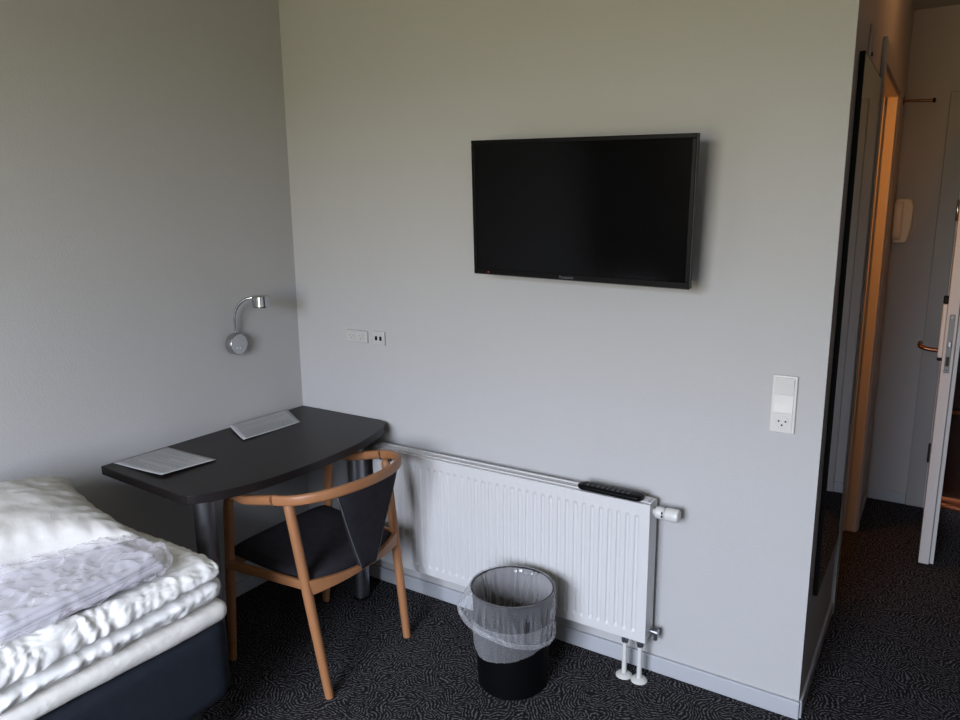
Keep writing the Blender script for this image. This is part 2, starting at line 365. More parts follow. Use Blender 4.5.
bm = bmesh.new(); sweep(bm, catmull([(2.205, YE-.022, 1.558), (2.222, YE-.022, 1.535), (2.227, YE-.022, 1.50), (2.221, YE-.022, 1.465), (2.206, YE-.022, 1.440)], 6), .0045, .0045, 8)
keep(mesh_obj('cord', bm, MT['white'], smooth=True), ph)

# ------------------------------------------------------------------ radiator
RX0, RX1, RZ0, RZ1 = .492, 1.660, .155, .650
rad = tag(empty('radiator', ((RX0+RX1)/2, -.06, 0)), 'white panel radiator with vertical ribs mounted low on the wall', 'radiator')
def ribbed(bm, x0, x1, z0, z1, y, pitch, depth, m=.022):
    n = int(round((x1-x0-2*m)/pitch)); pit = (x1-x0-2*m)/n
    xs = [(x0, 0), (x0+m, 0)]
    for i in range(n):
        a = x0+m+i*pit
        xs += [(a+pit*.06, 0), (a+pit*.18, 1), (a+pit*.46, 1), (a+pit*.58, 0)]
    xs += [(x1-m, 0), (x1, 0)]
    zs = [(z0, 0), (z0+.030, 0), (z0+.042, 1), (z1-.052, 1), (z1-.040, 0), (z1, 0)]
    g = [[bm.verts.new((x, y+depth*a*b, z)) for (z, b) in zs] for (x, a) in xs]
    for i in range(len(xs)-1):
        for j in range(len(zs)-1): bm.faces.new((g[i][j], g[i+1][j], g[i+1][j+1], g[i][j+1]))
    # folded edges going back
    back = [[bm.verts.new((x, y+.014, z)) for (x, z) in ((q[0].co.x, z0), (q[0].co.x, z1))] for q in g]
    for i in range(len(xs)-1):
        bm.faces.new((g[i][0], back[i][0], back[i+1][0], g[i+1][0])); bm.faces.new((g[i][-1], g[i+1][-1], back[i+1][1], back[i][1]))
    for q, b in ((g[0], back[0]), (g[-1], back[-1])):
        bm.faces.new([*q, b[1], b[0]])
bm = bmesh.new(); ribbed(bm, RX0, RX1, RZ0, RZ1-.004, -.102, .0312, .005)
keep(mesh_obj('front_panel', bm, MT['rad'], bevel=.0015), rad)
bm = boxes((RX0, RX1, -.040, -.030, RZ0+.01, RZ1-.004)); keep(mesh_obj('rear_panel', bm, MT['rad'], bevel=.003), rad)
bm = bmesh.new()
nf = 46
for i in range(nf):
    x = RX0+.03+(RX1-RX0-.06)*i/(nf-1); box(bm, x-.0012, x+.0012, -.086, -.041, RZ0+.03, RZ1-.035)
o = keep(mesh_obj('convector_fins', bm, MT['rad_in']), rad)
# top grille: two rails with cross bars
bm = bmesh.new()
box(bm, RX0+.012, RX1-.012, -.085, -.078, RZ1-.008, RZ1); box(bm, RX0+.012, RX1-.012, -.049, -.040, RZ1-.008, RZ1)
box(bm, RX0+.012, RX0+.05, -.078, -.049, RZ1-.008, RZ1); box(bm, RX1-.05, RX1-.012, -.078, -.049, RZ1-.008, RZ1)
box(bm, RX0+.05, RX1-.05, -.078, -.049, RZ1-.010, RZ1-.004)
keep(mesh_obj('top_grille', bm, MT['rad'], bevel=0), rad)
keep(mesh_obj('side_panel', boxes((RX1-.012, RX1-.001, -.088, -.040, RZ0+.004, RZ1-.001)), MT['rad'], bevel=.002), rad)
keep(mesh_obj('side_panel', boxes((RX0+.001, RX0+.012, -.088, -.040, RZ0+.004, RZ1-.001)), MT['rad'], bevel=.002), rad)
for x in (RX0+.15, RX1-.15):
    keep(mesh_obj('wall_bracket', boxes((x-.02, x+.02, -.031, -.001, RZ0+.04, RZ1-.04)), MT['rad']), rad)
vz, vy = .612, -.062
bm = bmesh.new(); lathe(bm, [(.012, 0), (.012, .006), (.019, .010), (.021, .028), (.017, .038)], (RX1-.001, vy, vz), 'X', 24)
keep(mesh_obj('valve_collar', bm, MT['white'], smooth=True, auto=40), rad)
vh = bmesh.new(); lathe(vh, [(.0195, .0), (.0220, .004), (.0225, .036), (.0215, .042), (.017, .045)], (RX1+.039, vy, vz), 'X', 28)
vv = keep(mesh_obj('thermostat_head', vh, MT['white'], smooth=True, auto=35), rad)
bm = bmesh.new()
for dz in (.007, -.004):
    v = Matrix.Translation((RX1+.032, vy-.0195, vz+dz)); box(bm, -.0025, .0025, -.0015, .002, -.0035, .0035, 0, v)
keep(mesh_obj('dial_mark', bm, MT['black']), rad)
bm = bmesh.new(); lathe(bm, [(.009, 0), (.009, .016), (.013, .017), (.013, .028)], (RX1-.001, -.050, RZ0+.022), 'X', 16); lathe(bm, [(.008, -.025), (.008, .012)], (RX1+.018, -.050, RZ0+.020), 'Z', 12)
keep(mesh_obj('bleed_valve', bm, MT['steel'], smooth=True, auto=40), rad)
for x in (1.583, 1.637):
    bm = bmesh.new(); lathe(bm, [(.0085, .008), (.0085, RZ0-.018)], (x, -.082, 0), 'Z', 18); pp = keep(mesh_obj('supply_pipe', bm, MT['white'], smooth=True, auto=50), rad)
    bm = bmesh.new(); lathe(bm, [(.012, RZ0-.026), (.013, RZ0-.02), (.013, RZ0+.006)], (x, -.082, 0), 'Z', 6); keep(mesh_obj('pipe_nut', bm, MT['steel']), rad)
    bm = bmesh.new(); lathe(bm, [(.028, 0.0005), (.028, .003), (.022, .009), (.010, .012)], (x, -.082, 0), 'Z', 28); keep(mesh_obj('floor_rosette', bm, MT['white'], smooth=True, auto=35), rad)

# remote control lying on the radiator
rm = tag(empty('remote_control', (1.515, -.085, RZ1), math.radians(-1)), 'black remote control lying on top of the radiator near its valve', 'remote control')
bm = bmesh.new(); pts = []
for i in range(25):
    t = i/24; x = -.115+.23*t
    k = 1 if .12 < t < .93 else (math.sqrt(max(0, 1-((.12-t)/.12)**2)) if t <= .12 else math.sqrt(max(0, 1-((t-.93)/.09)**2)))
    pts.append((Vector((x, 0, .0105)), max(.25, k)))
sweep(bm, [p for p, _ in pts], .054, .022, 20, 2.8, side=(0, 1, 0), scale=[k for _, k in pts])
for v in bm.verts: v.co.z = max(0.0005, v.co.z)
mesh_obj('body', bm, MT['black'], rm, smooth=True, auto=50)
bm = bmesh.new()
for i in range(9):
    for j in range(3):
        if (i, j) in ((1, 1),): continue
        c = Vector((-.075+i*.018, -.013+j*.013, .0195)); lathe(bm, [(.0038, 0), (.0034, .0022)], c, 'Z', 10)
mesh_obj('buttons', bm, MT['grey_print'], rm)
bm = bmesh.new(); lathe(bm, [(.0045, 0), (.004, .003)], (-.090, .010, .0175), 'Z', 12); o = mesh_obj('power_button', bm, MT['paper'], rm)

# ------------------------------------------------------------------ television
tvm = Matrix.Translation((1.4012, -.1575, 1.5724))
ya, pi_, ro = .0108, .0761, -.0317
X = Vector((math.cos(ya), math.sin(ya), 0)); Nn = Vector((math.sin(ya), -math.cos(ya), 0)); Z = Vector((0, 0, 1))
Z2 = Z*math.cos(pi_)+Nn*math.sin(pi_); X2 = X*math.cos(ro)+Z2*math.sin(ro); Z3 = -X*math.sin(ro)+Z2*math.cos(ro); Y3 = Z3.cross(X2)
tv = tag(empty('television'), 'black flat screen television tilted on the wall above the radiator', 'television')
tv.matrix_world = Matrix(((X2.x, Y3.x, Z3.x, 1.4012), (X2.y, Y3.y, Z3.y, -.1575), (X2.z, Y3.z, Z3.z, 1.5724), (0, 0, 0, 1)))
W2, H2 = .3675, .2175                     # local: x right, y into the wall, z up; front at y=0
bm = bmesh.new()
box(bm, -W2, W2, 0, .030, H2-.013, H2); box(bm, -W2, W2, 0, .030, -H2, -H2+.020)
box(bm, -W2, -W2+.013, 0, .030, -H2+.020, H2-.013); box(bm, W2-.013, W2, 0, .030, -H2+.020, H2-.013)
mesh_obj('bezel', bm, MT['black'], tv, bevel=.002)
mesh_obj('screen', boxes((-W2+.0125, W2-.0125, .003, .012, -H2+.0195, H2-.0125)), MT['screen'], tv)
bm = boxes((-W2+.004, W2-.004, .018, .042, -H2+.004, H2-.004)); box(bm, -.26, .26, .042, .070, -.19, .08); mesh_obj('back_cover', bm, MT['black'], tv, bevel=.004)
mesh_obj('edge_line', boxes((W2-.0010, W2+.0006, .004, .0065, -H2+.002, H2-.002), (-W2+.002, W2-.002, -.0006, .0004, -H2+.0005, -H2+.0022)), MT['grey_print'], tv)
fc = bpy.data.curves.new('brand_text', 'FONT'); fc.body = 'Panasonic'; fc.size = .0125; fc.extrude = .0003; fc.align_x = 'CENTER'; fc.offset = .0002
fc.materials.append(MT['grey_print'])
tmp = bpy.data.objects.new('tmp', fc); COL.objects.link(tmp); bpy.context.view_layer.update()
fme = bpy.data.meshes.new_from_object(tmp.evaluated_get(bpy.context.evaluated_depsgraph_get())); bpy.data.objects.remove(tmp)
fo = bpy.data.objects.new('brand_lettering', fme); COL.objects.link(fo); fo.parent = tv; fo.location = (-.022, -.0006, -H2+.0065); fo.rotation_euler = (PI/2, 0, 0)
bm = boxes((-W2+.055, -W2+.060, -.001, .001, -H2+.007, -H2+.012)); mesh_obj('standby_light', bm, MT['red'], tv)
mb = boxes((-.10, .10, .070, .082, -.10, .04)); mesh_obj('mount_plate', mb, MT['black'], tv)
bm = boxes((-.05, .05, .080, .138, -.07, .00)); mesh_obj('mount_arm', bm, MT['black'], tv)

# ------------------------------------------------------------------ sockets and switches on the back wall
so = tag(empty('double_socket', (.350, 0, 1.05)), 'white horizontal double power socket on the wall above the desk', 'socket')
keep(mesh_obj('cover_plate', boxes((.292, .408, -.010, -.0002, 1.050, 1.100)), MT['socket'], bevel=.003), so)
for cx in (.324, .376):
    bm = bmesh.new(); lathe(bm, [(.0185, -.0125), (.0185, -.010)], (cx, 0, 1.075), 'Y', 24); o = keep(mesh_obj('socket_face', bm, MT['socket'], bevel=.0007), so)
    bm = bmesh.new()
    for dx, dz, r in ((-.0085, .004, .0024), (.0085, .004, .0024), (0, -.008, .0030)): lathe(bm, [(r, -.0130), (r, -.0124)], (cx+dx, 0, 1.075+dz), 'Y', 10)
    keep(mesh_obj('pin_holes', bm, MT['ink']), so)
us = tag(empty('charging_socket', (.469, 0, 1.05)), 'small white square plate with two black charging ports', 'socket')
keep(mesh_obj('cover_plate', boxes((.438, .500, -.010, -.0002, 1.048, 1.104)), MT['socket'], bevel=.003), us)
for cx in (.457, .480): keep(mesh_obj('charging_port', boxes((cx-.0060, cx+.0060, -.0115, -.0100, 1.067, 1.084)), MT['black'], bevel=.0008), us)
sw = tag(empty('light_switch_panel', (2.020, 0, .922)), 'tall white triple panel of two switches over one socket beside the wall corner', 'light switch')
SX0, SX1, SZ0, SZ1 = 1.984, 2.054, .920, 1.094
keep(mesh_obj('cover_plate', boxes((SX0, SX1, -.009, -.0002, SZ0, SZ1)), MT['white'], bevel=.003), sw)
hz = (SZ1-SZ0-.012)/3
for i in range(3):
    z1 = SZ1-.006-i*hz; z0 = z1-hz+.003
    if i < 2:
        bm = bmesh.new(); a, b = SX0+.008, SX1-.008; m_ = (z0+z1)/2
        vs = [[bm.verts.new((x, y, z)) for x in (a, b)] for (y, z) in ((-.009, z0), (-.0110 if i == 0 else -.0145, z0), (-.0125, m_), (-.0150 if i == 0 else -.0112, z1), (-.009, z1))]
        for q, r in zip(vs, vs[1:]): bm.faces.new((q[0], q[1], r[1], r[0]))
        bm.faces.new([q[0] for q in vs]); bm.faces.new([q[1] for q in vs][::-1])
        keep(mesh_obj('switch_rocker', bm, MT['white'], bevel=.0008), sw)
    else:
        keep(mesh_obj('socket_face', boxes((SX0+.008, SX1-.008, -.0115, -.009, z0, z1)), MT['white'], bevel=.001), sw)
        cx, cz = (SX0+SX1)/2, (z0+z1)/2
        bm = bmesh.new(); lathe(bm, [(.0195, -.0120), (.0195, -.0114), (.0185, -.0114), (.0185, -.0120)], (cx, 0, cz), 'Y', 28, caps=False)
        keep(mesh_obj('socket_rim', bm, MT['ink']), sw)
        bm = bmesh.new()
        for dx, dz, r in ((-.0095, .002, .0028), (.0095, .002, .0028), (0, -.0095, .0028)): lathe(bm, [(r, -.0122), (r, -.0113)], (cx+dx, 0, cz+dz), 'Y', 12)
        keep(mesh_obj('pin_holes', bm, MT['black']), sw)

# ------------------------------------------------------------------ wall lamp over the desk
la = tag(empty('reading_lamp', (0, -.335, 1.064)), 'chrome gooseneck reading lamp on the left wall above the desk', 'wall lamp')
bm = bmesh.new(); lathe(bm, [(.041, .0005), (.044, .003), (.044, .028), (.040, .034), (.014, .036)], (0, -.348, 1.067), 'X', 40); keep(mesh_obj('wall_plate', bm, MT['chrome'], smooth=True, auto=35), la)
bm = bmesh.new()
for dy in (-.007, .008): lathe(bm, [(.0045, 0), (.004, .003)], (.035, -.355+dy, 1.052), 'X', 12)
keep(mesh_obj('switch_button', bm, MT['white']), la)
bm = bmesh.new(); sweep(bm, catmull([(.020, -.350, 1.098), (.022, -.352, 1.135), (.026, -.355, 1.175), (.038, -.350, 1.215), (.062, -.335, 1.243), (.085, -.320, 1.252), (.100, -.310, 1.252)], 8), .0115, .0115, 12)
keep(mesh_obj('gooseneck', bm, MT['chrome'], smooth=True, auto=50), la)
bm = bmesh.new(); lathe(bm, [(.012, .026), (.031, .024), (.034, .020), (.034, -.018), (.031, -.022), (.024, -.022), (.022, -.012)], (.122, -.300, 1.237), 'Z', 36); keep(mesh_obj('lamp_head', bm, MT['chrome'], smooth=True, auto=35), la)

# ------------------------------------------------------------------ desk
TZ = .730
dk = tag(empty('desk', (.28, -.47, 0)), 'dark brown desk with a bowed front edge on round steel legs in the corner', 'desk')
edge = [(.003, -.940), (.470, -.962)]+[(p.x, p.y) for p in catmull([(.497, -.955, 0), (.520, -.925, 0), (.560, -.850, 0), (.592, -.740, 0), (.607, -.600, 0), (.609, -.480, 0), (.602, -.350, 0), (.583, -.230, 0), (.545, -.100, 0), (.505, -.030, 0), (.480, -.010, 0)], 4)]+[(.460, -.003), (.003, -.003)]
bm = bmesh.new(); prism(bm, edge, TZ-.030, TZ); keep(mesh_obj('tabletop', bm, MT['desk'], bevel=.002), dk)
for y in (-.868, -.158):
    bm = bmesh.new(); lathe(bm, [(.034, .004), (.034, TZ-.045)], (.452, y, 0), 'Z', 32); lg = keep(mesh_obj('leg', bm, MT['steel'], smooth=True, auto=50), dk)
    bm = bmesh.new(); lathe(bm, [(.037, 0), (.037, .006), (.035, .010)], (.452, y, 0), 'Z', 32); f = mesh_obj('leg_foot', bm, MT['black'], smooth=True, auto=40); f.parent = lg
    bm = bmesh.new(); lathe(bm, [(.035, TZ-.047), (.050, TZ-.040), (.050, TZ-.0302)], (.452, y, 0), 'Z', 32); f = mesh_obj('leg_plate', bm, MT['steel'], smooth=True, auto=40); f.parent = lg

def sheet(name, corners, label, zf, rows, seed):
    """corners: back-left, back-right, front-right, front-left (x,y) on the desk; zf(u,v) the curl height"""
    rnd = random.Random(seed); A, B, Cc, D = [Vector((*c, 0)) for c in corners]
    def P(u, v, dz=0):
        p = (A*(1-u)+B*u)*(1-v)+(D*(1-u)+Cc*u)*v; p.z = TZ+.0012+zf(u, v)+dz; return p
    root = tag(empty(name, tuple(P(.5, .5)-Vector((0, 0, zf(.5, .5)+.001)))), label, 'paper')
    bm = bmesh.new(); n = 14
    g = [[bm.verts.new(P(i/n, j/n)) for j in range(n+1)] for i in range(n+1)]
    for i in range(n):
        for j in range(n): bm.faces.new((g[i][j], g[i+1][j], g[i+1][j+1], g[i][j+1]))
    o = keep(mesh_obj('page', bm, MT['paper'], smooth=True), root)
    so_ = o.modifiers.new('s', 'SOLIDIFY'); so_.thickness = .0006
    bm = bmesh.new()
    for r in range(rows):
        v = .10+.82*r/rows; u = .08
        if rnd.random() < .12: continue
        while u < .90:
            wd = rnd.uniform(.02, .09); u1 = min(u+wd, .92)
            q = [P(a, b, .0006) for a, b in ((u, v), (u1, v), (u1, v+.012), (u, v+.012))]
            bm.faces.new([bm.verts.new(x) for x in q]); u = u1+.012
            if rnd.random() < .05: break
    o = keep(mesh_obj('printed_text', bm, MT['ink']), root)
    return root
sheet('paper_sheet', [(.012, -.692), (.300, -.695), (.288, -.900), (.006, -.900)][0:4], 'printed white paper sheet at the bed end of the desk', lambda u, v: .004*(u**3)+.006*u*v, 22, 1)
sheet('paper_sheet', [(.022, -.420), (.022, -.112), (.194, -.200), (.199, -.496)], 'printed white paper sheet near the corner end of the desk, lifted at the wall', lambda u, v: .010*(1-v)**2+.005*(1-u)**2, 18, 2)

# ------------------------------------------------------------------ armchair
ch = tag(empty('armchair', (.60, -.50, 0)), 'beech armchair with charcoal seat and wrap-around back rail pulled up to the desk', 'chair')
YC = -.50
def rail_pt(t, xm=.858, zc=.712, hw=.262, x0=.662, z0=.684):
    return Vector((x0+(xm-x0)*math.cos(t*PI/2)**.9 if abs(t) < 1 else x0, YC+hw*math.sin(t*PI/2), z0+(zc-z0)*math.cos(t*PI/2)))
bm = bmesh.new(); rp = [rail_pt(-1+2*i/48) for i in range(49)]
sweep(bm, rp, .034, .020, 16, 3.2, side=(0, 0, 1)); keep(mesh_obj('back_rail', bm, MT['wood'], smooth=True, auto=50), ch)
for s in (-1, 1):
    yj = YC+s*.262; yf = YC+s*.245
    # front leg, straight up into the bend
    bm = bmesh.new()
    lx, ly = (.350, YC+s*.236); tx, ty = (.402, YC+s*.240)
    sweep(bm, [Vector((lx, ly, 0)).lerp(Vector((tx, ty, .595)), i/8) for i in range(9)], .026, .036, 14, 3, side=(0, 1, 0), scale=[.85+.15*min(1, i/4) for i in range(9)])
    keep(mesh_obj('leg', bm, MT['wood'], smooth=True, auto=50), ch)
    bm = bmesh.new()
    arm = catmull([(tx, ty, .594), (tx+.004, ty, .622), (tx+.020, ty+s*.001, .642), (tx+.046, ty+s*.004, .650), (tx+.10, ty+s*.012, .650), (tx+.17, ty+s*.018, .664), (.655, yj, .683)], 7)
    k = len(arm)
    # section turns from the leg's to the flat arm
    sweep(bm, arm, .026, .032, 14, 3, side=(0, 1, 0)); keep(mesh_obj('armrest', bm, MT['wood'], smooth=True, auto=50), ch)
    bm = bmesh.new(); sweep(bm, [(.651, yj, .682), (.666, yj, .685)], .013, .013, 12); box(bm, .652, .666, yj-.004, yj+.004, .662, .680)
    keep(mesh_obj('connector', bm, MT['chrome'] if s > 0 else MT['rubber'], smooth=True, auto=40), ch)
    # raked rear leg with a domed top
    bot = Vector((.800, YC+s*.206, 0)); top = Vector((.700, YC+s*.238, .664)); n = 16; sc_ = []
    for i in range(n+1):
        t = i/n; sc_.append(.84+.16*min(1, t*2))
    ptsl = [bot.lerp(top, i/n) for i in range(n+1)]
    d = (top-bot).normalized()
    for a, kk in ((.006, .93), (.011, .75), (.0145, .45)): ptsl.append(top+d*a); sc_.append(kk)
    bm = bmesh.new(); sweep(bm, ptsl, .034, .034, 18, scale=sc_); keep(mesh_obj('leg', bm, MT['wood'], smooth=True, auto=60), ch)
    bm = bmesh.new(); a = Vector((.384, YC+s*.248, .385)); b = bot.lerp(top, .39/.655)
    sweep(bm, [a.lerp(b, i/6) for i in range(7)], .020, .032, 12, 4, side=(0, 1, 0)); keep(mesh_obj('side_rail', bm, MT['wood'], smooth=True, auto=50), ch)
    bm = bmesh.new(); sweep(bm, [top+Vector((.002, 0, .004)), top+Vector((.025, s*.004, .016))], .012, .012, 8); keep(mesh_obj('rail_pin', bm, MT['rubber']), ch)
# rear apron: deep at the legs, thin in the middle
bm = bmesh.new(); n = 24; rows = []
for i in range(n+1):
    t = -1+2*i/n; y = YC+t*.222; x = .748+.040*(1-t*t); zb = .360+.012*(1-abs(t)); h_ = .018+.034*abs(t)**1.3
    rows.append([bm.verts.new(v) for v in ((x-.009, y, zb), (x+.009, y, zb), (x+.009, y, zb+h_), (x-.009, y, zb+h_))])
for a, b in zip(rows, rows[1:]):
    for j in range(4): bm.faces.new((a[j], a[(j+1) % 4], b[(j+1) % 4], b[j]))
bm.faces.new(rows[0][::-1]); bm.faces.new(rows[-1]); keep(mesh_obj('rear_apron', bm, MT['wood'], bevel=.003), ch)
bm = bmesh.new(); sweep(bm, [(.386, YC-.23, .385), (.386, YC+.23, .385)], .020, .040, 12, 4, side=(1, 0, 0)); keep(mesh_obj('front_rail', bm, MT['wood'], smooth=True, auto=50), ch)
# seat cushion
def cushion(bm, fn, nu, nv, th, power=.35):
    top = [[None]*(nv+1) for _ in range(nu+1)]; bot = [[None]*(nv+1) for _ in range(nu+1)]
    for i in range(nu+1):
        for j in range(nv+1):
            u, v = i/nu, j/nv; e_ = (max(0, 1-abs(2*u-1)**6)*max(0, 1-abs(2*v-1)**6))**power
            p, nrm = fn(u, v); top[i][j] = bm.verts.new(p+nrm*th*e_); edge_ = i in (0, nu) or j in (0, nv)
            bot[i][j] = top[i][j] if edge_ else bm.verts.new(p-nrm*th*.25*e_)
    for i in range(nu):
        for j in range(nv):
            bm.faces.new((top[i][j], top[i+1][j], top[i+1][j+1], top[i][j+1]))
            f = [bot[i][j], bot[i][j+1], bot[i+1][j+1], bot[i+1][j]]
            if len({id(x) for x in f}) == 4 and not all(x in (top[i][j], top[i+1][j], top[i+1][j+1], top[i][j+1]) for x in f): bm.faces.new(f)
def seat_fn(u, v):
    t = 2*v-1; x = .370+(.380+.030*(1-t*t))*u; hw = .232-.020*u**2; y = YC+t*hw
    z = .420-.028*u+.004*math.cos(t*PI/2)-.014*math.sin(u*PI)*math.cos(t*PI/2); return Vector((x, y, z)), Vector((0, 0, 1))
bm = bmesh.new(); cushion(bm, seat_fn, 28, 28, .034); keep(mesh_obj('seat', bm, MT['fabric'], smooth=True), ch)
# upholstered back: hangs from the rail and tapers to the apron
def back_outer(u, v):
    t = 2*u-1; hw = .162*(1-v)+.036*v; yy = t*hw+.012
    ang = math.asin(max(-1, min(1, yy/.262)))/(PI/2)
    xt = rail_pt(ang).x-.006; xb = .800+.0*t
    k = v**.9; return Vector((xt*(1-k)+xb*k-.012*math.sin(v*PI), YC+yy, (.700)*(1-v)+.378*v))
def back_fn(u, v):
    p = back_outer(u, v); return p, Vector((-1, 0, 0))
bm = bmesh.new(); cushion(bm, back_fn, 24, 24, .026, .25); keep(mesh_obj('backrest', bm, MT['fabric'], smooth=True, auto=60), ch)
bm = bmesh.new()
for u in (0, 1): sweep(bm, [back_outer(u, j/20)+Vector((.003, 0, 0)) for j in range(1, 21)], .0035, .0035, 8)
keep(mesh_obj('back_piping', bm, MT['piping'], smooth=True), ch)

# ------------------------------------------------------------------ waste bin and its liner
BX, BY, BH, R0, R1 = 1.268, -.305, .350, .117, .136
bn = tag(empty('waste_bin', (BX, BY, 0)), 'round black plastic waste bin standing in front of the radiator', 'waste bin')
bm = bmesh.new()
lathe(bm, [(R0-.004, 0.001), (R0, .006), (R1, BH-.006), (R1+.004, BH-.003), (R1+.004, BH), (R1-.002, BH), (R0-.004, .010)], (0, 0, 0), 'Z', 56)
mesh_obj('bucket', bm, MT['bin'], bn, smooth=True, auto=35)
lin = tag(empty('bin_liner', (BX, BY, .012)), 'clear plastic bag lining the black waste bin and folded over its rim', 'bin liner')
def liner_part(name, prof, drop, wr, seed, n=220, mtl='bag'):
    bm = bmesh.new(); rings = []
    for k, (r, z) in enumerate(prof):
        ring = []; t = k/(len(prof)-1)
        for j in range(n):
            a = 2*PI*j/n
            c_, s_ = math.cos(a), math.sin(a)
            wa = noise.noise(Vector((c_*2+seed, s_*2, z*4)))*1.2
            wv = noise.noise(Vector((c_*3+seed, s_*3, z*6)))*.45+.40*(1-3*abs(noise.noise(Vector((c_*6+wa, s_*6+seed, z*5+wa)))))+.22*(1-3*abs(noise.noise(Vector((c_*15, s_*15+seed, z*10+wa*3)))))
            rr = r+wr(t)*wv+drop(a, t)[0]; zz = z+drop(a, t)[1]+wr(t)*.4*noise.noise(Vector((math.cos(a)*5, math.sin(a)*5, seed)))
            ring.append(bm.verts.new((rr*math.cos(a), rr*math.sin(a), zz)))
        rings.append(ring)
    for a, b in zip(rings, rings[1:]):
        for j in range(n): bm.faces.new((a[j], a[(j+1) % n], b[(j+1) % n], b[j]))
    return mesh_obj(name, bm, MT[mtl], lin, smooth=True)
zb = .012
inner = [(.02, .030), (.085, .034)]+[(R0-.010+(R1-R0)*t+.0, .045+(BH-.062)*t) for t in [i/40 for i in range(41)]]+[(R1-.0045, BH-.008), (R1+.001, BH+.0015)]
liner_part('inner_bag', [(r, z-zb) for r, z in inner], lambda a, t: (0, 0), lambda t: -.014*max(0, math.sin(min(1, t)*PI))**.5, 2.3, mtl='bag_in')
# the direction (angle) where the cuff hangs lowest and widest: towards the desk side / left in view
def cuff_drop(a, t):
    k = .5+.5*math.cos(a-math.radians(205)); q = t**1.3
    return (.002+.038*k**2.5*q, q*(.040*math.cos(a-math.radians(213))-.012*math.cos(a-math.radians(320))-.010))
outer = [(R1+.001, BH+.0015), (R1+.006, BH+.001), (R1+.0065, BH-.006)]+[(R1+.007-.006*t, BH-.010-.098*t) for t in [i/30 for i in range(31)]]
liner_part('folded_cuff', [(r, z-zb) for r, z in outer], cuff_drop, lambda t: .017*min(1, t*2), 5.1)
bm = bmesh.new(); hem = []
for j in range(97):
    a = 2*PI*j/96; dr, dz = cuff_drop(a, 1); wv = noise.noise(Vector((math.cos(a)*3+5.1, math.sin(a)*3, (BH-.108-zb)*9)))
    r = R1+.002+dr+.006*wv; hem.append((r*math.cos(a), r*math.sin(a), BH-.108-zb+dz))
sweep(bm, hem, .010, .016, 8, caps=False); mesh_obj('cuff_hem', bm, MT['bag'], lin, smooth=True)
skirt = [(R1+.006, BH-.09)]+[(R0+.008+(R1-R0)*(1-t)*.7, BH-.10-.085*t) for t in [i/20 for i in range(21)]]
def skirt_drop(a, t): return (.002, -.034*t*math.cos(a-math.radians(235)))
liner_part('loose_flap', [(r, z-zb) for r, z in skirt], skirt_drop, lambda t: .005*t, 9.4)

# ------------------------------------------------------------------ bed
BXR, BYE, BYS = .775, -1.040, -3.05
bed = tag(empty('single_bed', (.39, -2.05, 0)), 'single bed with navy fabric base along the left wall', 'bed')
def rounded(bm, cx, cy, cz, hx, hy, hz, nx, ny, nz, pw, disp=None):
    """closed cushion-like block: cube grid pushed to a superellipsoid-ish shape, then displaced"""
    d = {}
    def pt(a, b, c):
        k = (round(a, 5), round(b, 5), round(c, 5))
        if k in d: return d[k]
        px, py, pz = (math.copysign(pw[q], 1) for q in range(3))
        # rounding: distance from the edges
        def rnd(v, r, h):  return v
        x, y, z = a*hx, b*hy, c*hz; r = min(pw[0], hx, hy, hz)
        ix, iy, iz = (max(-hx+r, min(hx-r, x)), max(-hy+r, min(hy-r, y)), max(-hz+r, min(hz-r, z)))
        v = Vector((x-ix, y-iy, z-iz)); nrm = v.normalized() if v.length > 1e-9 else Vector((0, 0, 1))
        p = Vector((ix, iy, iz))+nrm*r if v.length > 1e-9 else Vector((x, y, z))
        p = p+Vector((cx, cy, cz))
        if disp: p = disp(p, nrm, a, b, c)
        d[k] = bm.verts.new(p); return d[k]
    def warp(i, n):  # denser near the ends
        t = -1+2*i/n; return math.sin(t*PI/2)*.35+t*.65
    gx = [warp(i, nx) for i in range(nx+1)]; gy = [warp(i, ny) for i in range(ny+1)]; gz = [warp(i, nz) for i in range(nz+1)]
    for c in (gz[0], gz[-1]):
        for i in range(nx):
            for j in range(ny): bm.faces.new((pt(gx[i], gy[j], c), pt(gx[i+1], gy[j], c), pt(gx[i+1], gy[j+1], c), pt(gx[i], gy[j+1], c)))
    for b in (gy[0], gy[-1]):
        for i in range(nx):
            for k in range(nz): bm.faces.new((pt(gx[i], b, gz[k]), pt(gx[i+1], b, gz[k]), pt(gx[i+1], b, gz[k+1]), pt(gx[i], b, gz[k+1])))
    for a in (gx[0], gx[-1]):
        for j in range(ny):
            for k in range(nz): bm.faces.new((pt(a, gy[j], gz[k]), pt(a, gy[j+1], gz[k]), pt(a, gy[j+1], gz[k+1]), pt(a, gy[j], gz[k+1])))
ymid = (BYE+BYS)/2; yh = (BYE-BYS)/2
bm = bmesh.new(); rounded(bm, BXR/2+.005, ymid, .335, BXR/2-.005, yh, .135, 24, 60, 14, (.05, 0, 0)); keep(mesh_obj('bed_base', bm, MT['navy'], smooth=True), bed)
for x, y in ((.08, -1.13), (.68, -1.13), (.08, -2.95), (.68, -2.95)):
    bm = bmesh.new(); lathe(bm, [(.022, 0), (.026, .205)], (x, y, 0), 'Z', 20); keep(mesh_obj('leg', bm, MT['rubber'], smooth=True, auto=50), bed)
def fold(p, f, amp, seed):  # soft wrinkle field
    q = Vector((p.x*f+seed, p.y*f, p.z*f*1.5)); w_ = noise.noise(q*.5)*1.2
    return amp*(.6*(1-2*abs(noise.noise(q+Vector((w_, w_, 0)))))+.4*noise.noise(q*2.3))
def topper_disp(p, nrm, a, b, c):
    s = abs(c) < .9 and 1 or .3
    return p+nrm*(fold(p, 9, .004, 3)*s)+Vector((0, 0, .006*math.sin(p.y*7)))
